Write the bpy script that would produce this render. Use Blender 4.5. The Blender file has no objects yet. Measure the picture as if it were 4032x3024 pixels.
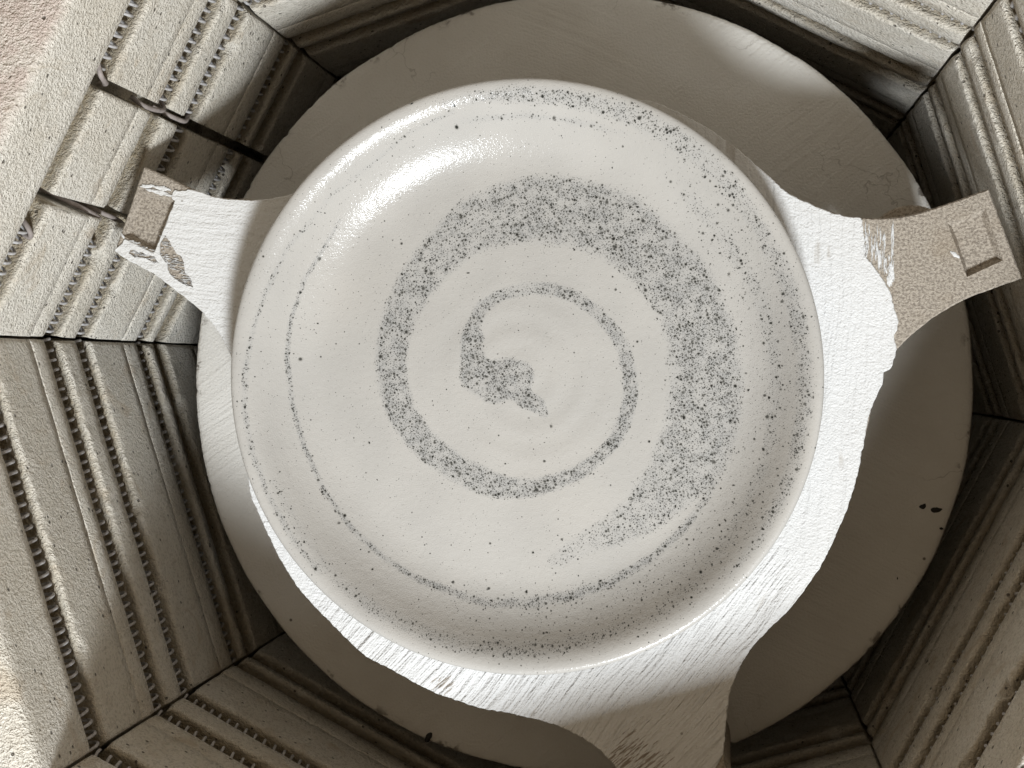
import bpy, bmesh, math, random
import numpy as np
from mathutils import Vector, Matrix, noise
from mathutils.geometry import delaunay_2d_cdt
random.seed(7)
rng = np.random.default_rng(7)
sc = bpy.context.scene
COL = sc.collection
R = math.radians

# ------------------------------------------------------------------ camera
H0 = 1.140                       # lens height above the kiln floor (m)
FPX = 5600.0                     # focal length in photo pixels (photo is 4032 wide)
NADIR = (2793.0, 1443.0)         # where straight down lies in the photo
_dn = np.array([(NADIR[0]-2016)/FPX, (NADIR[1]-1512)/FPX, 1.0]); _dn /= np.linalg.norm(_dn)
_ex = np.array([1.0, 0, 0]) - _dn[0]*_dn; _ex /= np.linalg.norm(_ex)
_ey = np.cross(_dn, _ex)
def to_world(d): return Vector((float(d@_ex), float(-(d@_ey)), float(-(d@_dn))))
cam = bpy.data.cameras.new('camera'); cam_o = bpy.data.objects.new('camera', cam); COL.objects.link(cam_o)
cam.sensor_fit = 'HORIZONTAL'; cam.sensor_width = 36.0; cam.lens = FPX/4032*36.0
cam.clip_start = 0.01; cam.clip_end = 50
M = Matrix.Identity(4)
for i, v in enumerate(((1, 0, 0), (0, -1, 0), (0, 0, -1))):
    w = to_world(np.array(v, float))
    for k in range(3): M[k][i] = w[k]
M[2][3] = H0
cam_o.matrix_world = M
sc.camera = cam_o

# ------------------------------------------------------------------ light
world = bpy.data.worlds.new('World'); sc.world = world; world.use_nodes = True
bg = world.node_tree.nodes['Background']
bg.inputs[0].default_value = (1.0, 0.80, 0.56, 1); bg.inputs[1].default_value = 0.32
KC = Vector((-0.0791, -0.0091, H0-0.69))
# unseen main light, set nearer than the true source, and a weaker second one
def area_light(name, loc, aim, sx, sy, watts, col):
    l = bpy.data.lights.new(name, 'AREA'); l.shape = 'RECTANGLE'; l.size = sx; l.size_y = sy
    l.energy = watts; l.color = col
    o = bpy.data.objects.new(name, l); COL.objects.link(o); o.location = loc
    o.rotation_euler = (o.location-aim).to_track_quat('Z', 'Y').to_euler()
    return o
area_light('area_light', Vector((0.265, -1.01, H0+0.50)), KC, 0.24, 0.24, 38.5, (0.915, 0.965, 1.0))
area_light('second_area_light', Vector((0.62, -0.62, H0+0.20)), KC, 0.10, 0.08, 0.7, (0.92, 0.965, 1.0))
sc.view_settings.view_transform = 'Standard'; sc.view_settings.look = 'None'
sc.view_settings.exposure = 0.0; sc.view_settings.gamma = 1.0
sc.render.film_transparent = False
try:
    sc.cycles.max_bounces = 8; sc.cycles.diffuse_bounces = 3
except Exception: pass

# ------------------------------------------------------------------ helpers
def tanco(p):
    d = np.array([(p[0]-2016)/FPX, (p[1]-1512)/FPX, 1.0]); z = d@_dn
    return np.array([d@_ex/z, -(d@_ey)/z])
def at(p, depth):                # point of the place at a given depth below the lens
    t = tanco(p)*depth
    return (float(t[0]), float(t[1]))
def zpt(x, y, depth): return Vector((x, y, H0-depth))

def link_mesh(name, me, mat, parent=None, smooth=True):
    o = bpy.data.objects.new(name, me); COL.objects.link(o)
    if mat is not None and len(me.materials) == 0: me.materials.append(mat)
    if smooth:
        me.polygons.foreach_set('use_smooth', [True]*len(me.polygons))
    if parent is not None: o.parent = parent
    return o
def mesh_pydata(name, v, f):
    me = bpy.data.meshes.new(name); me.from_pydata([tuple(p) for p in v], [], f); me.update(); return me
def thing(name, label, cat, loc, group=None):
    o = bpy.data.objects.new(name, None); COL.objects.link(o); o.location = loc
    o.empty_display_size = 0.05
    o['label'] = label; o['category'] = cat
    if group: o['group'] = group
    return o
def tube(path, r, sides=6, closed_ends=True):
    P = [Vector(p) for p in path]; v = []; f = []
    up = Vector((0.3, 0.2, 1)).normalized()
    for i, p in enumerate(P):
        t = (P[min(i+1, len(P)-1)]-P[max(i-1, 0)]).normalized()
        a = t.cross(up)
        if a.length < 1e-4: a = t.cross(Vector((1, 0, 0)))
        a.normalize(); b = t.cross(a); up = b if False else up
        for k in range(sides):
            an = 2*math.pi*k/sides
            v.append(p + a*(r*math.cos(an)) + b*(r*math.sin(an)))
    for i in range(len(P)-1):
        for k in range(sides):
            k2 = (k+1) % sides
            f.append((i*sides+k, i*sides+k2, (i+1)*sides+k2, (i+1)*sides+k))
    if closed_ends:
        f.append(tuple(range(sides-1, -1, -1))); n = (len(P)-1)*sides
        f.append(tuple(range(n, n+sides)))
    return v, f

# ------------------------------------------------------------------ node helpers
class Mat:
    def __init__(s, name):
        s.m = bpy.data.materials.new(name); s.m.use_nodes = True; s.nt = s.m.node_tree
        s.b = s.nt.nodes['Principled BSDF']; s.out = s.nt.nodes['Material Output']
        s.co = s.nt.nodes.new('ShaderNodeTexCoord')
    def n(s, t, **kw):
        nd = s.nt.nodes.new(t)
        for k, v in kw.items(): setattr(nd, k, v)
        return nd
    def set(s, inp, v):
        if hasattr(v, 'links') or isinstance(v, bpy.types.NodeSocket): s.nt.links.new(v, inp)
        else: inp.default_value = v
    def obj(s): return s.co.outputs['Object']
    def mapped(s, vec, scale=(1, 1, 1), rot=(0, 0, 0)):
        r = s.n('ShaderNodeMapping'); s.set(r.inputs['Vector'], vec)
        r.inputs['Rotation'].default_value = rot
        q = s.n('ShaderNodeMapping'); s.set(q.inputs['Vector'], r.outputs[0])
        q.inputs['Scale'].default_value = scale
        return q.outputs[0]
    def noise(s, vec, scale, detail=2, rough=.5, dist=0.0, out='Fac'):
        nd = s.n('ShaderNodeTexNoise'); s.set(nd.inputs['Vector'], vec)
        nd.inputs['Scale'].default_value = scale; nd.inputs['Detail'].default_value = detail
        nd.inputs['Roughness'].default_value = rough; nd.inputs['Distortion'].default_value = dist
        return nd.outputs[out]
    def vor(s, vec, scale, dims='3D'):
        nd = s.n('ShaderNodeTexVoronoi'); nd.voronoi_dimensions = dims; s.set(nd.inputs['Vector'], vec)
        nd.inputs['Scale'].default_value = scale
        return nd
    def math(s, op, a, b=0.0, c=0.0, clamp=False):
        nd = s.n('ShaderNodeMath', operation=op, use_clamp=clamp)
        s.set(nd.inputs[0], a); s.set(nd.inputs[1], b); s.set(nd.inputs[2], c)
        return nd.outputs[0]
    def ramp(s, v, a, b, lo=0.0, hi=1.0, smooth=True):
        nd = s.n('ShaderNodeMapRange', interpolation_type='SMOOTHSTEP' if smooth else 'LINEAR')
        s.set(nd.inputs[0], v); nd.inputs[1].default_value = a; nd.inputs[2].default_value = b
        nd.inputs[3].default_value = lo; nd.inputs[4].default_value = hi
        return nd.outputs[0]
    def mix(s, f, a, b, mode='MIX'):
        nd = s.n('ShaderNodeMix', data_type='RGBA', blend_type=mode)
        s.set(nd.inputs[0], f)
        for i, v in ((6, a), (7, b)):
            if isinstance(v, tuple): nd.inputs[i].default_value = (*v[:3], 1)
            else: s.set(nd.inputs[i], v)
        return nd.outputs[2]
    def vmath(s, op, a, b):
        nd = s.n('ShaderNodeVectorMath', operation=op); s.set(nd.inputs[0], a); s.set(nd.inputs[1], b)
        return nd.outputs[0]
    def attr(s, name):
        nd = s.n('ShaderNodeAttribute'); nd.attribute_name = name; return nd.outputs['Fac']
    def xyz(s, vec):
        nd = s.n('ShaderNodeSeparateXYZ'); s.set(nd.inputs[0], vec); return nd.outputs
    def bump(s, h, dist, strength=1.0, prev=None):
        nd = s.n('ShaderNodeBump'); s.set(nd.inputs['Height'], h)
        nd.inputs['Distance'].default_value = dist; nd.inputs['Strength'].default_value = strength
        if prev is not None: s.set(nd.inputs['Normal'], prev)
        return nd.outputs[0]
    def done(s, col=None, rough=None, normal=None, spec=None):
        if col is not None:
            if isinstance(col, tuple): s.b.inputs['Base Color'].default_value = (*col, 1)
            else: s.set(s.b.inputs['Base Color'], col)
        if rough is not None: s.set(s.b.inputs['Roughness'], rough)
        if normal is not None: s.set(s.b.inputs['Normal'], normal)
        if spec is not None: s.b.inputs['Specular IOR Level'].default_value = spec
        return s.m

def mat_brick():
    m = Mat('insulating_firebrick'); v = m.obj()
    g1 = m.noise(v, 560, 3, .66); g2 = m.noise(v, 1250, 2, .6); lo = m.noise(v, 16, 3, .55)
    mid = m.noise(v, 90, 3, .6)
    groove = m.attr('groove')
    col = m.mix(m.ramp(lo, .35, .68), (.87, .82, .735), (.81, .75, .65))
    col = m.mix(m.math('MULTIPLY', m.ramp(mid, .5, .75), .35), col, (.62, .54, .43))
    rim = m.math('MULTIPLY', m.math('MULTIPLY', groove, -1.0), m.ramp(m.xyz(v)[1], -.06, .10))
    col = m.mix(m.math('MULTIPLY', rim, m.ramp(mid, .3, .6, .35, .9)), col, (.70, .585, .52))
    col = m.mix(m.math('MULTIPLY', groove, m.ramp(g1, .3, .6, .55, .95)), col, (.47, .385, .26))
    col = m.mix(m.math('MULTIPLY', m.ramp(g1, .52, .36), .40), col, (.42, .38, .30))
    stain = m.noise(v, 27, 4, .6, 1.2)
    col = m.mix(m.ramp(stain, .56, .72, 0, .55), col, (.60, .49, .36))
    pv = m.vor(v, 260); rnd = m.xyz(pv.outputs['Color'])
    pit = m.math('MULTIPLY', m.ramp(pv.outputs['Distance'], .26, .14), m.math('GREATER_THAN', rnd[0], .90))
    col = m.mix(m.math('MULTIPLY', pit, .8), col, (.13, .11, .085))
    h = m.math('ADD', m.math('MULTIPLY', g1, .7), m.math('MULTIPLY', g2, .3))
    h = m.math('SUBTRACT', h, m.math('MULTIPLY', pit, .8))
    nb = m.bump(m.noise(v, 130, 3, .6), .0009, .8)
    nb = m.bump(h, .0044, 1.0, nb)
    return m.done(col, .95, nb, .15)
def mat_coil():
    m = Mat('heating_element_wire'); v = m.obj()
    n = m.noise(v, 500, 2, .5)
    col = m.mix(m.ramp(n, .35, .65), (.50, .49, .49), (.36, .345, .34))
    return m.done(col, .5, None, .4)
def mat_sand():
    m = Mat('cordierite_body'); v = m.obj()
    g = m.noise(v, 800, 3, .6); g2 = m.noise(v, 1500, 2, .6); lo = m.noise(v, 45, 2, .5)
    col = m.mix(m.ramp(g, .34, .64), (.215, .182, .148), (.44, .385, .32))
    col = m.mix(m.math('MULTIPLY', m.ramp(g2, .58, .72), .6), col, (.60, .55, .48))
    col = m.mix(m.math('MULTIPLY', m.ramp(lo, .5, .8), .35), col, (.30, .235, .165))
    nb = m.bump(m.math('ADD', g, g2), .0007, .8)
    return m.done(col, .8, nb, .3)
def streak_wash(m, strokes, base, body_lo=.0):
    """brushed kiln wash: strokes = list of (angle, stretch, width, mask socket or None)"""
    v = m.obj()
    wob = m.n('ShaderNodeTexNoise'); m.set(wob.inputs['Vector'], v); wob.inputs['Scale'].default_value = 14
    wob.inputs['Detail'].default_value = 1
    off = m.vmath('SCALE', wob.outputs['Color'], (0, 0, 0)); off.node.inputs['Scale'].default_value = .013
    vv = m.vmath('ADD', v, off)
    h = None
    for ang, sl, sw, mask in strokes:
        q = m.mapped(vv, (sl, sw, 60), (0, 0, -ang))
        s = m.noise(q, 1.0, 2, .55)
        if h is None: h = s
        else:
            nd = m.n('ShaderNodeMix', data_type='FLOAT'); m.set(nd.inputs[0], mask); m.set(nd.inputs[2], h); m.set(nd.inputs[3], s)
            h = nd.outputs[0]
    return v, h
def mat_wash():
    m = Mat('white_kiln_wash'); p = m.xyz(m.obj())
    # stroke directions: diagonal on the near arm, up and down on the broad side, level on the far arm
    mr = m.ramp(m.math('ADD', p[0], m.math('MULTIPLY', p[1], .35)), .07, .11)
    ml = m.ramp(p[0], -.10, -.135)
    v, h = streak_wash(m, [(R(52), 30, 340, None), (R(88), 14, 230, mr), (R(-8), 30, 330, ml)], None)
    gr = m.noise(v, 1000, 2, .6)
    sp = m.vor(v, 170); rn = m.xyz(sp.outputs['Color'])
    spot = m.math('MULTIPLY', m.ramp(sp.outputs['Distance'], .17, .08), m.math('GREATER_THAN', rn[1], .95))
    big = m.noise(v, 7, 2, .5)
    col = m.mix(m.ramp(big, .3, .7), (.70, .695, .69), (.64, .63, .615))
    thin = m.math('MULTIPLY', m.ramp(h, .40, .28), m.ramp(m.noise(v, 38, 3, .6), .52, .66))
    col = m.mix(m.math('MULTIPLY', thin, .55), col, (.40, .36, .31))
    # rubbed patch near the end of the bottom arm, where the body shows through between the brush marks
    for (qx, qy, rad) in RUBS:
        dd = m.n('ShaderNodeVectorMath', operation='DISTANCE'); m.set(dd.inputs[0], m.obj()); dd.inputs[1].default_value = (qx, qy, .0009)
        q = m.mapped(m.obj(), (95, 900, 60), (0, 0, -R(40)))
        rub = m.math('ADD', m.noise(q, 1.0, 4, .65), m.math('MULTIPLY', m.ramp(dd.outputs['Value'], 0, rad*1.5, .075, -.17), 1.0))
        col = m.mix(m.math('MULTIPLY', m.ramp(rub, .535, .585), .85), col, (.27, .225, .18))
    col = m.mix(m.math('MULTIPLY', spot, .75), col, (.22, .20, .175))
    hh = m.math('MULTIPLY', h, m.math('MULTIPLY', m.ramp(mr, 0, 1, 1.0, .55), m.ramp(ml, 0, 1, 1.0, .36)))
    nb = m.bump(hh, .0030, .9)
    nb = m.bump(m.math('ADD', gr, m.noise(v, 420, 2, .5)), .0007, .8, nb)
    return m.done(col, .9, nb, .15)
def mat_shelf():
    m = Mat('washed_kiln_shelf'); p0 = m.xyz(m.obj())
    v, h = streak_wash(m, [(R(38), 9, 300, None), (R(-24), 8, 280, m.ramp(m.noise(m.obj(), 9, 1, .5), .45, .58))], None)
    r = m.math('SQRT', m.math('ADD', m.math('POWER', p0[0], 2.0), m.math('POWER', p0[1], 2.0)))
    edge = m.math('MULTIPLY', m.ramp(r, .214, .2205), m.ramp(m.noise(v, 60, 4, .65), .58, .66))
    big = m.noise(v, 11, 3, .55)
    col = m.mix(m.ramp(big, .3, .7), (.68, .655, .615), (.595, .565, .52))
    col = m.mix(edge, col, (.20, .175, .15))
    sp = m.vor(v, 95); rn = m.xyz(sp.outputs['Color'])
    spot = m.math('MULTIPLY', m.ramp(sp.outputs['Distance'], .11, .05), m.math('GREATER_THAN', rn[1], .955))
    col = m.mix(m.math('MULTIPLY', spot, .85), col, (.09, .075, .06))
    ck = m.n('ShaderNodeTexVoronoi', feature='DISTANCE_TO_EDGE')
    wv = m.vmath('ADD', v, m.vmath('SCALE', m.n('ShaderNodeTexNoise').outputs['Color'], (0, 0, 0)))
    cn = m.n('ShaderNodeTexNoise'); m.set(cn.inputs['Vector'], v); cn.inputs['Scale'].default_value = 60; cn.inputs['Detail'].default_value = 3
    cs = m.vmath('SCALE', cn.outputs['Color'], (0, 0, 0)); cs.node.inputs['Scale'].default_value = .03
    m.set(ck.inputs['Vector'], m.vmath('ADD', v, cs)); ck.inputs['Scale'].default_value = 26
    crack = m.math('MULTIPLY', m.ramp(ck.outputs['Distance'], .012, .003), m.ramp(m.noise(v, 13, 2, .5), .56, .66))
    col = m.mix(m.math('MULTIPLY', crack, .45), col, (.25, .22, .19))
    nb = m.bump(h, .0010, .7)
    nb = m.bump(m.math('SUBTRACT', m.noise(v, 700, 2, .6), edge), .0006, .8, nb)
    return m.done(col, .9, nb, .15)
def mat_glaze():
    m = Mat('speckled_white_glaze'); v = m.obj()
    p = m.attr('pigment')
    lo = m.noise(v, 26, 2, .5); cl = m.noise(v, 170, 2, .5)
    col = m.mix(m.ramp(lo, .3, .7), (.455, .437, .41), (.42, .404, .38))
    warm = m.noise(v, 9, 2, .5)
    col = m.mix(m.math('MULTIPLY', m.ramp(warm, .5, .75), .5), col, (.46, .435, .40))
    haze = m.math('MULTIPLY', m.math('POWER', p, .8), m.ramp(cl, .3, .7, .20, .42))
    col = m.mix(haze, col, (.265, .275, .285))
    dark = None
    # flecks of three sizes, more of them and larger where the pigment is thick
    for sc_, base, gain, rmin, rmax, a in ((1000, .007, .66, .16, .47, 1.0), (1750, .022, .80, .18, .43, .9), (640, .003, .46, .15, .45, 1.05), (350, .002, .11, .12, .32, 1.1)):
        q = m.mapped(v, (1, 1, 1), (0, 0, .37*sc_ % 3))
        vo = m.vor(q, sc_, '2D'); c = m.xyz(vo.outputs['Color'])
        pp = m.math('ADD', m.math('MULTIPLY', m.math('MULTIPLY', p, gain), m.ramp(cl, .32, .62, .45, 1.25)), base)
        on = m.math('LESS_THAN', c[0], pp)
        rad = m.math('ADD', m.math('MULTIPLY', m.math('POWER', c[1], 2.2), rmax-rmin), rmin)
        e = m.math('DIVIDE', vo.outputs['Distance'], rad)
        dot = m.math('MULTIPLY', m.math('MULTIPLY', m.ramp(e, 1.45, .55), on), m.math('ADD', m.math('MULTIPLY', c[2], .42), a-.42))
        if sc_ < 700:
            halo = m.math('MULTIPLY', m.math('MULTIPLY', m.ramp(e, 2.3, .8), on), .42)
            col = m.mix(halo, col, (.20, .19, .165))
        dark = dot if dark is None else m.math('MAXIMUM', dark, dot)
    col = m.mix(dark, col, (.022, .023, .020))
    ring = m.attr('ridge')
    peel = m.noise(v, 330, 2, .55)
    fine = m.noise(v, 1500, 1, .5)
    nb = m.bump(m.math('ADD', m.math('MULTIPLY', peel, .5), m.math('MULTIPLY', fine, .34)), .00055, .6)
    nb = m.bump(m.noise(v, 60, 2, .5), .0007, .35, nb)
    rough = m.ramp(lo, .3, .7, .13, .21)
    return m.done(col, rough, nb, .30)
def mat_plain(name, col, rough=.7, bump=0):
    m = Mat(name); v = m.obj(); n = m.noise(v, 300, 3, .6)
    c = m.mix(m.ramp(n, .3, .7), col, tuple(x*.7 for x in col))
    return m.done(c, rough, m.bump(n, .0006, .6), .3)

ORG = (-0.075, -0.015)
RUBS = [(at(p, .700)[0]-ORG[0], at(p, .700)[1]-ORG[1], rd) for p, rd in (((2490, 2945), .0125), ((2560, 3005), .0125), ((2440, 3000), .010), ((1745, 2690), .0075))]
BRICK = mat_brick(); COIL = mat_coil(); SAND = mat_sand(); WASH = mat_wash(); SHELF = mat_shelf(); GLAZE = mat_glaze()
STEEL = mat_plain('brushed_steel_jacket', (.45, .45, .46), .45)
LEAD = mat_plain('oxidised_lead_wire', (.33, .285, .265), .6)
DARK_MARK = mat_plain('dark_drip_or_notch', (.02, .017, .014), .5)

# ------------------------------------------------------------------ the kiln
CX, CY = -0.0791, -0.0091
AP = 0.24317                      # inner face distance from the axis
ROT = -5.155
TH = 0.064                        # brick thickness
T22 = math.tan(R(22.5))
RIM = 0.571
kiln = thing('kiln', 'open eight-sided kiln of pale grooved firebrick holding the shelf, posts and plate', 'kiln', (CX, CY, 0))
KW = Vector((CX, CY, 0))
def face_frame(fa):
    a = R(fa+ROT)
    n = Vector((math.cos(a), math.sin(a), 0)); t = Vector((-n.y, n.x, 0))
    return n, t
def face_s(p, fa):                # place a photo point on a wall face: distance along it and depth
    n, t = face_frame(fa); q = tanco(p)
    d = (AP + CX*n.x + CY*n.y)/(q[0]*n.x + q[1]*n.y)
    return ((q[0]*d-CX)*t.x + (q[1]*d-CY)*t.y), d
COURSES = [(RIM, .681, [.6205]), (.681, .7956, [.6965, .7335]), (.7956, .910, [.8155, .8425]),
           (.910, 1.0247, [.930, .957]), (1.0247, 1.139, [1.044, 1.072])]
def groove_profile(L):
    # (u outwards, depth, rough, groove colour)
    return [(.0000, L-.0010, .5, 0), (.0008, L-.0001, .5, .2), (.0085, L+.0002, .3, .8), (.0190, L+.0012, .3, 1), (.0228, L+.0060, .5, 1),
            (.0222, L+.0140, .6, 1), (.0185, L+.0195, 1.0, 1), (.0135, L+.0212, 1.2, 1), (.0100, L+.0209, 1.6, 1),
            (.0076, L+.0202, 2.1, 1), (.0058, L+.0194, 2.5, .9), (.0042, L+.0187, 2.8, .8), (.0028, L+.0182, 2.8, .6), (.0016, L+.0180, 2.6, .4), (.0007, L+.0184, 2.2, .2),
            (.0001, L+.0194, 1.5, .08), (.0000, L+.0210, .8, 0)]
def brick_mesh(name, top, bot, lips, s0, s1, miter0, miter1, seed, chamfer=.0006, sunk=0.0, sag=0.0):
    rt = -1 if chamfer > .002 else 0
    prof = [(TH, top+.0001, 0, rt), (.02, top+.0001, 0, rt), (chamfer, top+.0001, .3, rt), (chamfer*.3, top+.0001+chamfer*.3, .4, rt*.5), (0, top+.0001+chamfer, .4, 0)]
    cur = top+.0001+chamfer
    def flat(a, b):
        k = max(1, int((b-a)/.006))
        return [(0, a+(b-a)*i/k, .35, 0) for i in range(1, k)]
    for L in lips:
        prof += flat(cur, L-.0010); g = groove_profile(L); prof += g; cur = g[-1][1]
    e = bot-.0006
    prof += flat(cur, e) + [(0, e, .4, 0), (.0005, bot-.0001, .3, 0), (.02, bot-.0001, 0, 0), (TH, bot-.0001, 0, 0)]
    n = max(8, int(abs(s1-s0)/.0019)); K = len(prof)
    v = []; ga = []
    for i in range(n+1):
        f = i/n
        for (u, d, ro, gc) in prof:
            a = s0 - (u*T22-.0007 if miter0 else 0); b = s1 + (u*T22-.0007 if miter1 else 0)
            s = a+(b-a)*f
            q = Vector((s*1.0, u, d))
            w = 0.0
            if ro:
                nz = noise.noise((q+Vector((seed*.37, 0, seed*.11)))*260)
                nz2 = noise.noise((q+Vector((0, seed*.53, 0)))*75)
                w = ro*(.00042*nz + .00042*nz2)
                uu = u + sunk + w; dd = d + ro*(.00032*noise.noise((q+Vector((9, seed, 3)))*170) + .00034*noise.noise((q+Vector((3, seed, 9)))*480))
                ef = min(f, 1-f)*abs(s1-s0)
                chip = noise.noise((q+Vector((seed*1.7, 0, seed*.9)))*62)
                if ro >= 1.2 and chip > .42: uu += (chip-.42)*.022; dd += (chip-.42)*.010
                if ef < .0025: uu += ro*(.0025-ef)*.35*(1+nz2)
            else: uu, dd = u + sunk, d
            v.append((s, uu, dd+sag)); ga.append(gc if gc <= 0 else min(1.0, max(0.0, gc + .2*w/.0006)))
    fcs = []
    for i in range(n):
        for k in range(K-1):
            fcs.append((i*K+k, (i+1)*K+k, (i+1)*K+k+1, i*K+k+1))
        fcs.append((i*K+K-1, (i+1)*K+K-1, (i+1)*K, i*K))
    fcs.append(tuple(range(K))); fcs.append(tuple(n*K+k for k in range(K-1, -1, -1)))
    return v, fcs, ga
def add_brick(fa, *a, **k):
    n, t = face_frame(fa)
    v, f, ga = brick_mesh('brick', *a, **k)
    W = []
    for (s, u, d) in v:
        p = n*(AP+u) + t*s
        W.append((p.x, p.y, H0-d))
    me = mesh_pydata('brick', W, f)
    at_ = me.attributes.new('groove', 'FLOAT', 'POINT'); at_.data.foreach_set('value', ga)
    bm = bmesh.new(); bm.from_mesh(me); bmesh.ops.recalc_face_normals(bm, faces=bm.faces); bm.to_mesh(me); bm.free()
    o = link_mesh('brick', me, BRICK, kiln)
    me.polygons.foreach_set('use_smooth', [len(p.vertices) == 4 for p in me.polygons])
    return o
HW = AP*T22
SPLIT_FACE = 157.5
sA0, _ = face_s((358, 284), SPLIT_FACE); sA1, _ = face_s((333, 330), SPLIT_FACE)
sB0, _ = face_s((141, 752), SPLIT_FACE); sB1, _ = face_s((113, 794), SPLIT_FACE)
FACES = [22.5+45*i for i in range(8)]
sd = 0
for fa in FACES:
    for ci, (top, bot, lips) in enumerate(COURSES):
        sd += 1
        jit = .0003*math.sin(sd*2.3)
        if fa == SPLIT_FACE:
            if ci == 0:
                cutd = lips[0]-.0002
                add_brick(fa, top, cutd, [], -HW, HW, True, True, sd, chamfer=.004, sunk=jit)
                # below the first groove's lip the wall is cut by two slots for the element leads
                for (a, b, m0, m1) in ((-HW, sA0, True, False), (sA1, sB0, False, False), (sB1, HW, False, True)):
                    sd += 1
                    k = .0016 if a == sA1 else 0
                    lo_top = cutd-.0003
                    add_brick_args = (lo_top-.0, bot, [], a, b, m0, m1, sd)
                    # the groove occupies the top of this piece
                    n_, t_ = face_frame(fa)
                    L = lips[0]
                    prof_keep = groove_profile(L)
                    def low(a=a, b=b, m0=m0, m1=m1, L=L, bot=bot, k=k):
                        prof = [(TH, L+.0006, 0, 0), (.0190, L+.0012, .3, 1), (.0228, L+.0060, .5, 1)] + prof_keep[5:]
                        cur = prof[-1][1]; e = bot-.0006
                        kk = int((e-cur)/.006); prof += [(0, cur+(e-cur)*i/kk, .35, 0) for i in range(1, kk)]
                        prof += [(0, e, .4, 0), (.0005, bot-.0001, .3, 0), (.02, bot-.0001, 0, 0), (TH, bot-.0001, 0, 0)]
                        return prof
                    # reuse brick_mesh machinery through a custom profile
                    prof = low(); n = max(8, int(abs(b-a)/.0019)); K = len(prof); v = []; ga = []
                    for i in range(n+1):
                        f = i/n
                        for (u, d, ro, gc) in prof:
                            aa = a - (u*T22-.0007 if m0 else 0); bb = b + (u*T22-.0007 if m1 else 0)
                            s = aa+(bb-aa)*f; q = Vector((s, u, d))
                            nz = noise.noise((q+Vector((sd*.37, 0, sd*.11)))*260); nz2 = noise.noise((q+Vector((0, sd*.53, 0)))*75)
                            w = ro*(.00042*nz+.00042*nz2)
                            P = n_*(AP+u+w+k) + t_*s
                            v.append((P.x, P.y, H0-d-ro*.0004*nz2)); ga.append(gc)
                    fcs = []
                    for i in range(n):
                        for kq in range(K-1): fcs.append((i*K+kq, (i+1)*K+kq, (i+1)*K+kq+1, i*K+kq+1))
                        fcs.append((i*K+K-1, (i+1)*K+K-1, (i+1)*K, i*K))
                    fcs.append(tuple(range(K))); fcs.append(tuple(n*K+kq for kq in range(K-1, -1, -1)))
                    me = mesh_pydata('brick', v, fcs)
                    me.attributes.new('groove', 'FLOAT', 'POINT').data.foreach_set('value', ga)
                    bm = bmesh.new(); bm.from_mesh(me); bmesh.ops.recalc_face_normals(bm, faces=bm.faces); bm.to_mesh(me); bm.free()
                    link_mesh('brick', me, BRICK, kiln)
            else:
                for (a, b, m0, m1) in ((-HW, sA0, True, False), (sA1, sB0, False, False), (sB1, HW, False, True)):
                    sd += 1
                    add_brick(fa, top, bot, lips, a, b, m0, m1, sd, sunk=.0016 if a == sA1 else jit, sag=.0015 if a == sA1 else 0)
        else:
            add_brick(fa, top, bot, lips, -HW, HW, True, True, sd, chamfer=.004 if ci == 0 else .0006, sunk=jit)

for (a, b) in ((sA0, sA1), (sB0, sB1)):
    add_brick(SPLIT_FACE, COURSES[0][2][0]+.001, 1.139, [], min(a, b)-.004, max(a, b)+.004, False, False, 91+sd, sunk=.024)
# element coils lying in the grooves
def coil_mesh(length, seed):
    pitch, r, wr = .0056, .0063, .00082
    turns = length/pitch; st = 15; path = []
    rr = random.Random(seed)
    for i in range(int(turns*st)+1):
        a = 2*math.pi*i/st
        s = i/st*pitch
        wob = .0004*noise.noise((s*60, seed, 0))
        sp = .0016*noise.noise((s*38, seed*3.1, 4)) + .0007*noise.noise((s*160, seed*2.3, 8))
        sg = .0011*noise.noise((s*30, seed*1.3, 2))
        path.append((s+sp-length/2, (r+wob)*math.cos(a)+sg*.6, (r+wob)*math.sin(a)+sg))
    v, f = tube(path, wr, 6)
    return mesh_pydata('heating_coil', v, f)
coil_cache = {}
def add_coil(fa, L, s0, s1, u=.0096, dd=.0117):
    n, t = face_frame(fa)
    key = round(abs(s1-s0), 3)
    if key not in coil_cache: coil_cache[key] = coil_mesh(key, len(coil_cache))
    o = link_mesh('heating_coil', coil_cache[key], COIL, kiln)
    c = n*(AP+u) + t*((s0+s1)/2); c.z = H0-(L+dd)
    m = Matrix((( t.x, n.x, 0, c.x), (t.y, n.y, 0, c.y), (0, 0, -1, c.z), (0, 0, 0, 1)))
    # left-handed frame: flip the along axis
    m = Matrix(((-t.x, n.x, 0, c.x), (-t.y, n.y, 0, c.y), (0, 0, 1, c.z), (0, 0, 0, 1)))
    o.matrix_local = m
for fa in FACES:
    for L in ((.6205, .6965, .7335, .8155) if fa in (157.5, 202.5) else (.6205, .6965, .7335)):
        if fa == SPLIT_FACE:
            add_coil(fa, L, -HW, sA0-.001)
            add_coil(fa, L, sB1+.012, HW)
            if L > .70: add_coil(fa, L, sA1+.001, sB0-.004)
        else:
            add_coil(fa, L, -HW-.002, HW+.002)
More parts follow.
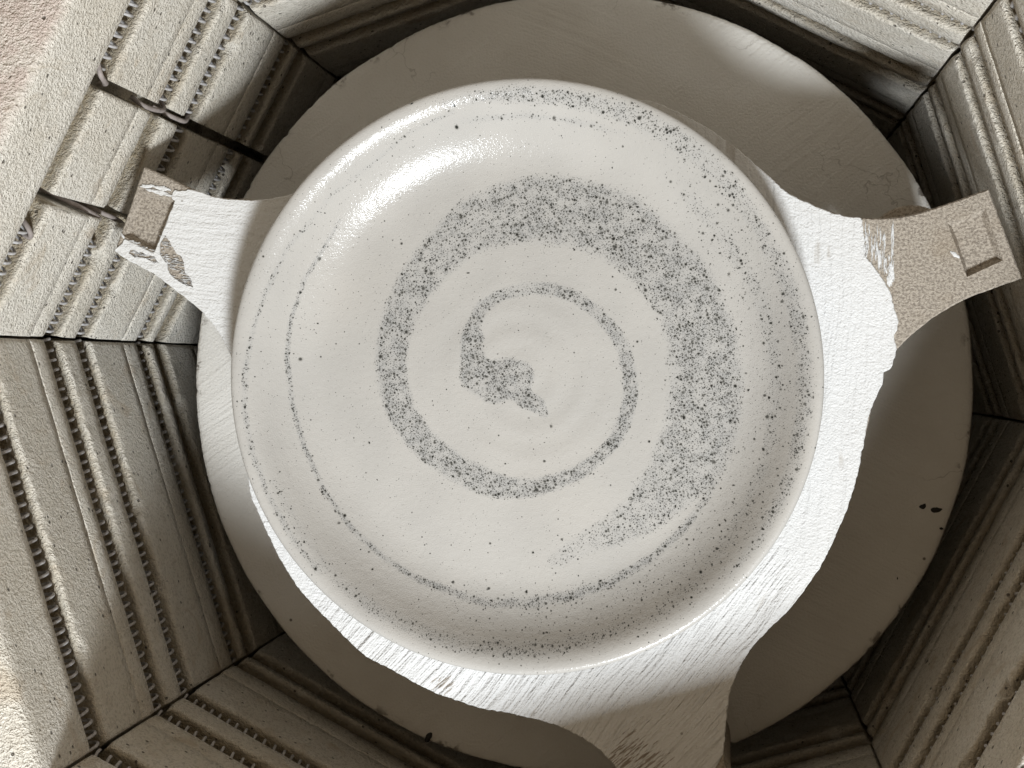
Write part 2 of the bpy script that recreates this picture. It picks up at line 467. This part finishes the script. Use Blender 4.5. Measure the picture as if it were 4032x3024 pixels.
# element leads bent down into the slots
def on_face(fa, s, u, d):
    n, t = face_frame(fa); p = n*(AP+u)+t*s
    return Vector((p.x, p.y, H0-d))
def bez(P, n=8):
    out = []
    P = [Vector(p) for p in P]
    for i in range(len(P)-1):
        p0, p1, p2, p3 = P[max(i-1, 0)], P[i], P[i+1], P[min(i+2, len(P)-1)]
        for k in range(n):
            t = k/n
            out.append(.5*((2*p1)+(p2-p0)*t+(2*p0-5*p1+4*p2-p3)*t*t+(3*p1-p0-3*p2+p3)*t**3))
    out.append(P[-1]); return out
smA = (sA0+sA1)/2; smB = (sB0+sB1)/2
for P in ([(sA0-.006, .006, .628), (sA0-.001, .002, .629), (smA-.002, .0015, .634), (smA-.001, .004, .642), (smA+.001, .012, .652)],
          [(smA, .012, .690), (smA+.001, .004, .690), (smA, .001, .700), (smA-.002, .002, .709), (sA0-.003, .009, .712)],
          [(smA, .014, .722), (smA, .004, .728), (smA-.001, .001, .738), (sA0-.002, .006, .748), (sA0-.004, .010, .748)],
          [(smB-.001, .030, .655), (smB, .012, .668), (smB+.001, .004, .682), (smB+.003, .003, .698), (sB1+.004, .008, .709), (sB1+.010, .010, .712)],
          [(smB, .030, .690), (smB+.001, .010, .705), (smB+.002, .004, .722), (sB1+.003, .008, .745)],
          [(sB1+.010, .010, .634), (sB1+.013, .003, .633), (sB1+.017, .002, .637), (sB1+.018, .010, .640)]):
    v, f = tube(bez([on_face(SPLIT_FACE, *q)-KW*0 for q in P]), .0013, 7)
    link_mesh('lead_wire', mesh_pydata('lead_wire', v, f), LEAD, kiln)
# steel jacket, added unseen to keep outside light out of the slots; floor slab
def prism_ring(r0, r1, z0, z1):
    v = []; f = []
    for i in range(8):
        a = R(45*i+ROT+0)
        for (rr, z) in ((r0, z0), (r1, z0), (r1, z1), (r0, z1)):
            v.append((rr/math.cos(R(22.5))*math.cos(a), rr/math.cos(R(22.5))*math.sin(a), z))
    for i in range(8):
        j = (i+1) % 8
        for k in range(4):
            f.append((i*4+k, j*4+k, j*4+(k+1) % 4, i*4+(k+1) % 4))
    return v, f
v, f = prism_ring(AP+TH+.0045, AP+TH+.006, 0.0, H0-RIM-.004)
link_mesh('steel_jacket', mesh_pydata('steel_jacket', v, f), STEEL, kiln, smooth=False)
v = [(AP/math.cos(R(22.5))*1.26*math.cos(R(45*i+ROT)), AP/math.cos(R(22.5))*1.26*math.sin(R(45*i+ROT)), z) for z in (-.06, -.001) for i in range(8)]
f = [tuple(range(7, -1, -1)), tuple(range(8, 16))] + [(i, (i+1) % 8, 8+(i+1) % 8, 8+i) for i in range(8)]
link_mesh('floor_slab', mesh_pydata('floor_slab', v, f), BRICK, kiln, smooth=False)

# ------------------------------------------------------------------ flat slabs with traced outlines
def densify(P, step):
    out = []; n = len(P)
    for i in range(n):
        p0, p1, p2, p3 = [np.array(P[(i+k) % n]) for k in (-1, 0, 1, 2)]
        L = np.linalg.norm(p2-p1); k = max(1, int(L/step))
        for j in range(k):
            t = j/k
            out.append(p1+(p2-p1)*t)
    return out
def ragged(P, amp, freq, seed):
    out = []; n = len(P)
    for i in range(n):
        a, b = P[i-1], P[(i+1) % n]; d = b-a; d = d/(np.linalg.norm(d)+1e-9)
        q = Vector((P[i][0]*freq, P[i][1]*freq, seed))
        w = amp*(noise.noise(q)+.6*noise.noise(q*2.7))
        out.append(P[i]+np.array([d[1], -d[0]])*w)
    return out
def smooth_poly(P, step, keep=()):
    """Catmull-Rom through P, sharp at the indices in keep"""
    n = len(P); out = []; P = [np.array(p, float) for p in P]
    for i in range(n):
        p1, p2 = P[i], P[(i+1) % n]
        p0 = P[i-1] if i not in keep else 2*p1-p2
        p3 = P[(i+2) % n] if (i+1) % n not in keep else 2*p2-p1
        k = max(1, int(np.linalg.norm(p2-p1)/step))
        for j in range(k):
            t = j/k
            out.append(.5*((2*p1)+(p2-p0)*t+(2*p0-5*p1+4*p2-p3)*t*t+(3*p1-p0-3*p2+p3)*t**3))
    return out
def slab(name, outer, holes, ztop, thick, bev=.0006, hole_depth=None, underside=True):
    """plate of given outline, softened top edge; a hole becomes a recess when hole_depth is set"""
    def area(P): return .5*sum(P[i][0]*P[(i+1) % len(P)][1]-P[(i+1) % len(P)][0]*P[i][1] for i in range(len(P)))
    outer = outer if area(outer) > 0 else outer[::-1]
    def inset(P, d):
        n = len(P); o = []
        for i in range(n):
            a, b = P[i-1], P[(i+1) % n]; t = b-a; t = t/(np.linalg.norm(t)+1e-9)
            o.append(P[i]+np.array([-t[1], t[0]])*d)
        return o
    V = []; F = []
    loops = []
    top = inset(outer, bev)
    cv = [Vector((p[0], p[1])) for p in top]; edges = [(i, (i+1) % len(top)) for i in range(len(top))]
    for h in holes:
        h = h if area(h) > 0 else h[::-1]
        b = len(cv); cv += [Vector((p[0], p[1])) for p in h]; edges += [(b+i, b+(i+1) % len(h)) for i in range(len(h))]
        loops.append(h)
    rv, re, rf, *_ = delaunay_2d_cdt(cv, edges, [], 0, 1e-7)
    # keep triangles inside outer and outside holes
    def inside(P, x, y):
        A = np.array(P); B = np.roll(A, -1, 0)
        c = (A[:, 1] > y) != (B[:, 1] > y)
        with np.errstate(divide='ignore', invalid='ignore'):
            xi = A[:, 0]+(y-A[:, 1])*(B[:, 0]-A[:, 0])/(B[:, 1]-A[:, 1])
        return (np.count_nonzero(c & (x < xi)) % 2) == 1
    for p in rv: V.append((p.x, p.y, ztop))
    for t in rf:
        x = sum(rv[i].x for i in t)/3; y = sum(rv[i].y for i in t)/3
        if inside(top, x, y) and not any(inside(h, x, y) for h in loops): F.append(tuple(t))
    def ring(P, z):
        b = len(V); V.extend((p[0], p[1], z) for p in P); return b, len(P)
    def join(a, b, n, flip=False):
        for i in range(n):
            j = (i+1) % n
            q = (a+i, a+j, b+j, b+i); F.append(q[::-1] if flip else q)
    n = len(outer)
    r0 = ring(top, ztop)[0]; r1 = ring(outer, ztop-bev)[0]; r2 = ring(outer, ztop-thick)[0]
    join(r1, r0, n); join(r2, r1, n)
    if underside: F.append(tuple(range(r2+n-1, r2-1, -1)))
    for h in loops:
        dp = hole_depth if hole_depth else thick
        k = len(h); a = ring(h, ztop)[0]; b = ring(inset(h, dp*.55 if hole_depth else .0001), ztop-dp)[0]
        join(a, b, k)
        if hole_depth: F.append(tuple(range(b, b+k)))
    me = mesh_pydata(name, V, F)
    bm = bmesh.new(); bm.from_mesh(me); bmesh.ops.remove_doubles(bm, verts=bm.verts, dist=1e-6)
    bmesh.ops.recalc_face_normals(bm, faces=bm.faces); bm.to_mesh(me); bm.free()
    return me
def px(points, depth, org): return [np.array(at(p, depth))-np.array(org) for p in points]
def zz(ox, oy, k, pts): return [(ox+x*k, oy+y*k) for x, y in pts]

# ------------------------------------------------------------------ three-armed setter
ZS = 0.700                         # depth of its top face
ORG = (-0.075, -0.015)
setter = thing('kiln_setter', 'three-armed tan kiln setter brushed with white wash under the plate', 'kiln setter', (ORG[0], ORG[1], H0-ZS))
OUT = [(566,656),(635,686),(757,745),(850,774),(960,786),(1058,782),(1143,764),(1300,710),(1480,610),(1700,500),(1950,425),(2200,387),(2400,380),
       (2537,393),(2602,410),(2754,484),(2890,575),(2976,645),(3085,743),(3136,776),(3179,796),(3266,831),(3347,852),(3483,858),(3591,844),(3700,812),(3893,744),
       (4025,1096),(3917,1134),(3808,1175),(3700,1235),(3619,1294),(3529,1379),(3480,1460),(3440,1575),(3412,1700),(3389,1790),(3381,1832),(3364,1913),(3335,2005),(3300,2087),
       (3270,2155),(3208,2265),(3107,2399),(3009,2496),(2938,2583),(2884,2697),(2863,2800),(2852,2911),(2850,3000),(2905,3165),(2530,3270),(2480,3100),
       (2427,3024),(2372,2965),(2313,2918),(2223,2870),(2134,2838),(2059,2822),(1999,2806),(1900,2790),(1814,2762),(1705,2724),(1542,2637),(1434,2578),(1325,2475),(1190,2334),(1108,2209),(1065,2124),(1020,2026),(985,1934),
       (965,1760),(948,1600),(925,1450),(898,1378),(846,1286),(781,1216),(694,1145),(597,1074),(505,1025),(452,988)]
sharp = {0, 26, 27, 49, 50, 51, len(OUT)-1}
outer = smooth_poly(px(OUT, ZS, ORG), .0015, sharp)
outer = ragged(outer, .00022, 330, 1.0)
padL = [(545,747),(690,788),(608,991),(482,928)]
padR = [(3731,879),(3880,821),(3950,1025),(3807,1091)]
padB = [(2570,3100),(2760,3060),(2800,3180),(2610,3220)]
pads = [densify(px(p, ZS, ORG), .004) for p in (padL, padR, padB)]
me = slab('setter_body', outer, pads, 0.0, .0098, .0007, hole_depth=.0040)
link_mesh('setter_body', me, SAND, setter, smooth=False)
# wash: thin coat with a ragged border; bare at the right arm and around the left pad
kL = 900/2212; kR = 732/2208; kB = 1100/2212; kz = 1200/2212
WOUT = zz(350,550,kL,[(840,590),(800,560),(820,500),(870,490),(950,492),(990,478)]) + [(850,776),(960,788),(1058,784),(1143,766),(1300,714),(1480,614),(1700,504),(1950,429),(2200,391),(2400,384),
       (2537,395),(2602,412),(2754,486),(2890,577),(2976,648),(3085,746),(3136,779),(3179,799),(3266,834),(3347,855)]
WOUT += zz(2832,600,kz,[(1030,476),(1038,520),(1048,600),(1050,660),(1050,740),(1100,800),(1160,880),(1200,945),(1232,1000),(1252,1060),(1270,1130),(1290,1190),(1297,1240),(1288,1290),(1268,1320),(1270,1360),(1283,1400),(1285,1430)])
WOUT += zz(2832,1300,kz,[(1278,180),(1262,230),(1236,285),(1215,296),(1192,304),(1190,370),(1165,430),(1130,500),(1088,610),(1070,690),(1060,760),(1050,815),(1056,830),(1045,860),(1030,880),(1017,980)])
WOUT += [(3364,1912),(3335,2004),(3300,2086),(3270,2154),(3208,2264),(3107,2398),(3009,2495),(2938,2582),(2884,2696),(2863,2799),(2850,2948),(2838,2985),(2815,3024),(2790,3060),(2560,3080),(2482,3098),
       (2429,3023),(2374,2964),(2315,2917),(2224,2869),(2135,2837),(2060,2821),(2000,2805),(1901,2789),(1815,2761),(1706,2723),(1543,2636),(1435,2577),(1326,2474),(1191,2333),(1109,2208),(1066,2123),(1021,2025),(986,1933),
       (966,1760),(949,1600),(926,1450),(899,1377),(847,1285),(782,1215),(695,1144),(598,1073),(506,1024),(456,987)]
WOUT += zz(350,550,kL,[(330,1000),(350,960),(440,1000),(560,1065),(630,1092),(660,1040),(700,940),(760,790),(800,690)])
wpoly = smooth_poly(px(WOUT, ZS, ORG), .0011, {0, len(WOUT)-1})
wpoly = ragged(wpoly, .00042, 420, 4.0)
def hole(pts, ox, oy, k, amp=.0006, seed=0):
    return ragged(densify(px(zz(ox, oy, k, pts), ZS, ORG), .0010), amp, 500, seed)
wholes = [hole([(740,920),(800,1000),(850,1100),(900,1130),(930,1190),(935,1270),(1000,1370),(1012,1430),(930,1405),(830,1340),(780,1290),(760,1200),(690,1110),(690,1010)],350,550,kL,.0005,2),
          hole([(400,1060),(480,1080),(560,1110),(640,1130),(680,1190),(640,1195),(560,1150),(450,1140),(390,1100)],350,550,kL,.0006,5)]
me = slab('wash_coat', wpoly, wholes, .0009, .0008, .0004, underside=False)
link_mesh('wash_coat', me, WASH, setter, smooth=False)
# leftover brush streaks on the bare strip of the right arm and round the left pad
V = []; F = []
def sliver(p, q, w, z=.0005):
    p = np.array(p); q = np.array(q); d = q-p; L = np.linalg.norm(d); d /= L; nn = np.array([-d[1], d[0]])
    k = max(4, int(L/.0007)); b = len(V)
    for i in range(k+1):
        t = i/k; ww = w*math.sin(math.pi*min(max(t, .04), .96))**.6*(.55+.7*abs(noise.noise((p[0]*900+t*9, p[1]*900, 3))))
        c = p+d*L*t+nn*.0004*noise.noise((t*4, p[0]*500, 7))
        V.extend([(c[0]+nn[0]*ww, c[1]+nn[1]*ww, z-.0004), (c[0], c[1], z+.0002), (c[0]-nn[0]*ww, c[1]-nn[1]*ww, z-.0004)])
    for i in range(k):
        a = b+3*i
        F.append((a, a+1, a+4, a+3)); F.append((a+1, a+2, a+5, a+4))
rs = random.Random(3)
for i in range(74):
    x = rs.uniform(1056, 1266)
    if rs.random() < .28: x = rs.choice([1060, 1072, 1250, 1262, 1258])+rs.uniform(-5, 5)
    lim = 740+max(0, (x-1050))*1.15
    y0 = rs.uniform(485, lim-60); y1 = min(lim, y0+rs.uniform(25, 150))
    a = at((2832+x*kz, 600+y0*kz), ZS); b = at((2832+(x+rs.uniform(-8, 4))*kz, 600+y1*kz), ZS)
    sliver(np.array(a)-ORG, np.array(b)-ORG, rs.uniform(.0002, .00055))
for i in range(10):
    x = rs.uniform(1200, 1258); y0 = rs.uniform(800, 930)
    a = at((2832+x*kz, 600+y0*kz), ZS); b = at((2832+(x+10)*kz, 600+(y0+rs.uniform(40, 90))*kz), ZS)
    sliver(np.array(a)-ORG, np.array(b)-ORG, rs.uniform(.0008, .0014))
for i in range(60):
    x = rs.uniform(300, 760); y = 1000+(x-300)*.42+rs.uniform(-60, 60)
    if rs.random() < .35: x = rs.uniform(780, 1000); y = rs.uniform(1230, 1410)
    a = at((350+x*kL, 550+y*kL), ZS); b = at((350+(x+rs.uniform(30, 100))*kL, 550+(y+rs.uniform(-4, 22))*kL), ZS)
    sliver(np.array(a)-ORG, np.array(b)-ORG, rs.uniform(.00025, .0006))
for (cx_, cy_, dx_, dy_, n_) in ((760,1000,60,70,26), (850,1180,90,90,34), (930,1370,70,60,30), (520,1100,130,45,40)):
    for i in range(n_):
        x = cx_+rs.gauss(0, dx_*.6); y = cy_+rs.gauss(0, dy_*.6); l = rs.uniform(18, 75)
        a = at((350+x*kL, 550+y*kL), ZS); b = at((350+(x+l)*kL, 550+(y+l*rs.uniform(-.05, .25))*kL), ZS)
        sliver(np.array(a)-ORG, np.array(b)-ORG, rs.uniform(.00012, .0004))
for (p, q, w) in (((500,455),(640,450),.0014),((560,480),(820,545),.0016),((620,450),(800,490),.0015),((520,430),(560,470),.0012),((315,905),(345,960),.0011),((1690,1040),(1440,1110),0)):
    if w:
        a = at((350+p[0]*kL, 550+p[1]*kL), ZS); b = at((350+q[0]*kL, 550+q[1]*kL), ZS)
        sliver(np.array(a)-ORG, np.array(b)-ORG, w, .0008)
a = at((3300+1330*kR, 650+1025*kR), ZS); b = at((3300+1440*kR, 650+1105*kR), ZS); sliver(np.array(a)-ORG, np.array(b)-ORG, .0012)
o = link_mesh('wash_streaks', mesh_pydata('wash_streaks', V, F), WASH, setter); o['kind'] = 'stuff'

# ------------------------------------------------------------------ round shelf below
ZSH = 0.800
SC = (-0.0782, -0.0104); SR = 0.2208
shelf = thing('kiln_shelf', 'large round kiln shelf with brushed off-white wash beneath the three posts', 'kiln shelf', (SC[0], SC[1], H0-ZSH))
prof = [(0.0, 0.0)] + [(r, 0.0) for r in np.linspace(.02, .20, 10)] + [(.208, 0), (.214, -.0001), (.2178, -.0004), (.2198, -.0013), (.2207, -.0030), (.2208, -.006), (.2204, -.016), (.218, -.0185), (.0, -.0185)]
NA = 1080; V = []; F = []
for j, (r, z) in enumerate(prof):
    for i in range(NA):
        a = 2*math.pi*i/NA
        q = Vector((math.cos(a)*9, math.sin(a)*9, 0))
        d = 0.0
        if r > .21 and z > -.017:
            ch = max(0, noise.noise(q*3.1+Vector((0, 0, 5)))-.42)*.0052
            d = -.00018*noise.noise(q*8) - .0007*noise.noise(q*.8) - ch*(1 if z > -.004 else .5) - .00016*noise.noise(q*24)
        V.append(((r+d)*math.cos(a), (r+d)*math.sin(a), z))
for j in range(len(prof)-1):
    for i in range(NA):
        k = (i+1) % NA
        F.append((j*NA+i, (j+1)*NA+i, (j+1)*NA+k, j*NA+k))
me = mesh_pydata('shelf_disc', V, F)
bm = bmesh.new(); bm.from_mesh(me); bmesh.ops.remove_doubles(bm, verts=bm.verts, dist=1e-6); bmesh.ops.recalc_face_normals(bm, faces=bm.faces); bm.to_mesh(me); bm.free()
link_mesh('shelf_disc', me, SHELF, shelf)
def blob(pts, h=.0006, name='drip_or_notch'):
    P = ragged(smooth_poly(px(pts, ZSH, SC), .0006), .0003, 900, rs.random()*9)
    c = sum(P)/len(P); V = [(c[0], c[1], h)]; F = []
    n = len(P)
    for k, z in ((.6, h*.9), (1.0, -.0001)):
        for p in P: V.append((c[0]+(p[0]-c[0])*k, c[1]+(p[1]-c[1])*k, z))
    for i in range(n):
        j = (i+1) % n
        F.append((0, 1+i, 1+j)); F.append((1+i, 1+n+i, 1+n+j, 1+j))
    link_mesh(name, mesh_pydata(name, V, F), DARK_MARK, shelf)
blob(zz(2832,1300,kz,[(1448,1280),(1475,1262),(1500,1258),(1496,1295),(1470,1300)]))
blob(zz(2832,1300,kz,[(1532,1300),(1560,1285),(1600,1290),(1622,1300),(1590,1322),(1550,1325)]))
blob(zz(2832,1300,kz,[(1598,1436),(1612,1430),(1630,1444),(1610,1448)]))
blob(zz(1000,2124,kz,[(1238,1460),(1250,1420),(1275,1400),(1294,1410),(1285,1445),(1262,1472)]))  # notch at the shelf edge, its dark hollow painted as a raised blob
blob(zz(2832,2124,kz,[(1286,280),(1294,272),(1300,283),(1293,294)]))

# ------------------------------------------------------------------ posts between shelf and setter
def post_mesh(h, r=.0215):
    prof = [(0, 0), (r-.001, 0), (r, .001), (r*.97, h*.3), (r*.965, h*.7), (r, h-.0012), (r-.0012, h), (0, h)]
    n = 40; V = []; F = []
    for (rr, z) in prof:
        for i in range(n):
            a = 2*math.pi*i/n; V.append((rr*math.cos(a), rr*math.sin(a), z))
    for j in range(len(prof)-1):
        for i in range(n): F.append((j*n+i, j*n+(i+1) % n, (j+1)*n+(i+1) % n, (j+1)*n+i))
    me = mesh_pydata('kiln_post', V, F)
    bm = bmesh.new(); bm.from_mesh(me); bmesh.ops.remove_doubles(bm, verts=bm.verts, dist=1e-6); bmesh.ops.recalc_face_normals(bm, faces=bm.faces); bm.to_mesh(me); bm.free()
    return me
pm = post_mesh(ZSH-ZS-.0098)
for p, lab in (((960, 945), 'round sandy post under the left arm with the half-washed pad'),
               ((3586, 982), 'round sandy post under the bare tan right arm'),
               ((2715, 3078), 'round sandy post under the white arm at the bottom edge')):
    o = link_mesh('kiln_post', pm, SAND, None)
    x, y = at(p, ZS+.011); o.location = (x, y, H0-ZSH)
    o['label'] = lab; o['category'] = 'kiln post'; o['group'] = 'posts holding the setter above the shelf'

# ------------------------------------------------------------------ the plate
PH = 0.0299                        # height of its rim over the setter
ZR = ZS-.0009-PH
PR = 0.2126*ZR; PC = (-0.1340*ZR, -0.0078*ZR)
PROF = [(0, .0074), (.08, .0072), (.2, .0069), (.4, .0067), (.58, .0067), (.66, .0069), (.71, .0074), (.745, .0084), (.775, .0099), (.805, .0120), (.835, .0147), (.865, .0181), (.895, .0222), (.92, .0256), (.94, .0278),
        (.957, .0291), (.970, .0297), (.981, .0299), (.990, .0297), (.9965, .0291), (.9995, .0282), (1.0, .0270), (.997, .0252), (.985, .0225), (.95, .0175), (.90, .0125), (.83, .0070), (.76, .0030), (.70, .0010), (.685, 0), (.66, 0), (.655, .002), (.60, .0025), (0, .0025)]
pr = np.array(PROF)
# finer rings by monotone interpolation
tt = np.concatenate([[0], np.cumsum(np.hypot(np.diff(pr[:, 0])*PR, np.diff(pr[:, 1])))])
split = 20
t1 = np.linspace(0, tt[split], 210); t2 = tt[split+1:]
def cr(t):
    i = min(max(np.searchsorted(tt, t)-1, 0), len(tt)-2)
    h = tt[i+1]-tt[i]; u = (t-tt[i])/h
    def m(k):
        if k == 0 or k == len(tt)-1: return np.zeros(2) if k == 0 and False else (pr[min(k+1, len(tt)-1)]-pr[max(k-1, 0)])/(tt[min(k+1, len(tt)-1)]-tt[max(k-1, 0)])
        return (pr[k+1]-pr[k-1])/(tt[k+1]-tt[k-1])
    return (2*u**3-3*u**2+1)*pr[i]+(u**3-2*u**2+u)*h*m(i)+(-2*u**3+3*u**2)*pr[i+1]+(u**3-u**2)*h*m(i+1)
rings = [cr(t) for t in t1] + [pr[i] for i in range(split+1, len(pr))]
rings = np.array(rings); rings[0, 0] = 0.0005; 
NP = 840
ang = np.arange(NP)*2*np.pi/NP
rr = np.repeat(rings[:, 0]*PR, NP).reshape(-1, NP); hh = np.repeat(rings[:, 1], NP).reshape(-1, NP)
nin = len(t1)
# thrown surface: faint spiral ridges, slight wobble
aa = np.tile(ang, (len(rings), 1))
rn = rr/PR
inner = (np.arange(len(rings))[:, None] < nin)
spiral = np.sin(2*np.pi*(rr/.0135) - aa)
hh = hh + inner*(.00013*spiral*np.clip((.42-rn)/.2, 0, 1)*np.clip(rn/.05, 0, 1))
wob = 1 + .0012*np.cos(2*aa+.6) + .0007*np.cos(3*aa+2)
X = rr*wob*np.cos(aa); Y = rr*wob*np.sin(aa)
verts = np.stack([X, Y, hh], -1).reshape(-1, 3)
idx = np.arange(len(rings)*NP).reshape(len(rings), NP)
A_ = idx[:-1]; B_ = idx[1:]
faces = np.stack([A_, B_, np.roll(B_, -1, 1), np.roll(A_, -1, 1)], -1).reshape(-1, 4)
me = bpy.data.meshes.new('plate')
me.vertices.add(len(verts)); me.vertices.foreach_set('co', verts.astype(np.float32).ravel())
me.loops.add(len(faces)*4); me.loops.foreach_set('vertex_index', faces[:, ::1].astype(np.int32).ravel())
me.polygons.add(len(faces)); me.polygons.foreach_set('loop_start', np.arange(0, len(faces)*4, 4, dtype=np.int32))
me.update(calc_edges=True); me.validate()

# pigment: the brushed spiral and the thin rings, strokes given as (point, half width, strength)
def pl(p, hgt=.007):
    h = hgt
    for _ in range(3):
        x, y = at(p, ZS-.0009-h); x -= PC[0]; y -= PC[1]
        r = min(math.hypot(x, y)/PR, .99)
        h = float(np.interp(r, [q[0] for q in PROF[:18]], [q[1] for q in PROF[:18]]))
    return x, y
def z6(x, y): return (1300+x*.8137, 600+y*.8137)
def f22(x, y): return (x*1.8228, y*1.8228)
U = .8137/FPX*(ZS-.008)            # one sketch unit in metres
def seg_density(strokes, soft):
    """max over capsules with varying half width"""
    D = np.zeros(len(verts)); W = verts[:, :2]
    for k in range(len(strokes)-1):
        (p0, w0, s0), (p1, w1, s1) = strokes[k], strokes[k+1]
        a = np.array(p0); b = np.array(p1); ab = b-a; L2 = ab@ab+1e-12
        t = np.clip(((W-a)@ab)/L2, 0, 1)
        d = np.hypot(W[:, 0]-a[0]-ab[0]*t, W[:, 1]-a[1]-ab[1]*t)
        w = w0+(w1-w0)*t; s = s0+(s1-s0)*t
        sf = soft*w+.0010
        e = np.clip((w+sf*.5-d)/sf, 0, 1); e = e*e*(3-2*e)
        D = np.maximum(D, e*s)
    return D
def S(lst): return [(pl(z6(x, y)), w*U, s) for x, y, w, s in lst]
main = S([(680,860,32,0.96),(735,750,30,0.90),(830,688,26,0.77),(960,657,28,0.64),(1080,662,30,0.77),(1190,700,28,0.90),(1290,775,28,0.83),(1370,860,30,0.83),(1420,950,32,0.83),(1450,1070,32,0.83),(1455,1180,32,0.90),
          (1430,1290,32,0.96),(1380,1390,32,1.00),(1300,1480,28,0.96),(1200,1550,32,1.00),(1100,1592,36,1.00),(980,1625,42,1.00),(850,1625,50,.9),(740,1590,62,.85),(620,1535,62,.85),(500,1450,66,.9),(420,1370,66,.9),
          (345,1260,68,.85),(305,1130,72,.85),(295,1000,74,.85),(310,880,76,.8),(345,770,82,.8),(405,650,88,.8),(480,550,95,.75),(570,450,105,.7),(700,350,125,.72),(850,295,140,.78),(1000,275,152,.85),(1200,290,156,.85),
          (1390,360,156,.78),(1530,470,152,.78),(1660,600,150,.8),(1750,750,152,.8),(1805,930,158,.85),(1825,1120,164,.88),(1800,1330,168,.85),(1725,1510,160,.78),(1640,1610,128,.7),(1510,1750,95,.6),(1370,1830,75,.45),(1220,1900,50,.30),(1090,1975,35,.16)])
core = S([(690,900,55,1),(690,1000,60,1),(715,1080,85,1),(790,1110,100,1),(860,1090,95,1),(915,1080,70,1),(905,1140,62,1),(940,1190,45,.95),(1000,1220,38,.9),(1040,1265,18,.75)])
dens = np.maximum(seg_density(main, .34), seg_density(core, .22))
# carve the clear hollow beside the core
carve = S([(770,940,42,1),(880,960,30,1)])
dens *= 1-.8*seg_density(carve, .5)
def F(lst): return [(pl(f22(x, y)), w*U*2.24, s) for x, y, w, s in lst]
foot = F([(735,476,2.2,0.52),(660,600,3.0,0.60),(628,690,3.0,0.75),(620,770,3.0,0.90),(630,870,3.8,0.90),(655,960,3.8,0.90),(700,1060,3.8,0.83),(760,1142,4.5,0.90),(830,1205,4.5,0.90),(900,1250,5.2,0.98),(1010,1292,6.8,0.90),(1060,1303,8.2,0.83),(1150,1302,9.8,0.90),(1230,1288,9.8,0.90),(1320,1258,8.2,0.90),(1410,1205,7.5,0.83),(1480,1140,6.8,0.75),(1530,1070,6.8,0.60),(1560,1000,6.8,0.45)])
topl = F([(1000,262,3,.1),(1060,255,4,.35),(1130,250,4,.35),(1200,256,4,.3),(1270,268,5,.28),(1350,290,4,.16)])
sec = F([(1480,420,14,.25),(1540,480,14,.42),(1590,550,14,.42),(1640,640,15,.42),(1668,740,14,.40),(1676,830,13,.42),(1668,920,12,.42),(1650,1000,12,.42),(1620,1080,12,.38),(1575,1160,13,.38),(1500,1260,13,.34),(1420,1325,12,.42),(1300,1372,12,.5),(1200,1398,14,.48),(1110,1404,15,.48),(1010,1396,15,.48),(930,1372,14,.42),(860,1340,13,.45),(800,1310,11,.40),(740,1262,9,.35),(690,1205,8,.30),(640,1130,8,.25),(590,1040,6,.2)])
rimr = F([(960,225,8,.25),(1040,208,10,.45),(1110,204,13,.72),(1200,206,14,.72),(1280,222,15,.65),(1360,245,18,.6),(1440,285,18,.55),(1510,335,17,.5),(1580,400,16,.5),(1640,490,15,.55),(1690,580,15,.6),(1722,680,15,.62),(1738,790,15,.65),(1735,900,14,.6),(1715,1000,13,.6),(1680,1090,12,.55),(1640,1160,10,.4),(1580,1240,7,.25)])
lefr = F([(980,240,2.4,0.39),(880,290,2.4,0.26),(720,420,3.2,0.16),(620,540,3.2,0.39),(572,640,3.2,0.52),(545,720,3.2,0.59),(530,800,4.0,0.59),(528,890,4.0,0.59),(545,980,4.8,0.65),(580,1070,4.8,0.59),(630,1160,5.6,0.55),(690,1235,5.6,0.45)])
for L_, k_ in ((foot, 1), (topl, 1), (sec, .8), (rimr, .9), (lefr, 1)): dens = np.maximum(dens, k_*seg_density(L_, .9))
# loose haze outside the strokes on the right-hand wall and the lower floor
hz = F([(1500,380,60,.10),(1620,560,60,.14),(1690,760,60,.15),(1660,980,60,.13),(1560,1170,60,.13),(1400,1300,60,.13),(1200,1330,50,.12),(1000,1310,40,.10)])
dens = np.maximum(dens, .7*seg_density(hz, 1.0))
vn = np.array([noise.noise((x*90, y*90, 1.0)) for x, y in verts[:, :2]])
dens = np.clip(dens*(1+.28*vn), 0, 1)
dens[(idx[nin:]).ravel()] *= .2
me.attributes.new('pigment', 'FLOAT', 'POINT').data.foreach_set('value', dens.astype(np.float32))
plate = link_mesh('plate', me, GLAZE, None)
plate.location = (PC[0], PC[1], H0-ZS+.0009)
plate['label'] = 'round white glazed plate with a dark speckled spiral lying on the setter'
plate['category'] = 'plate'
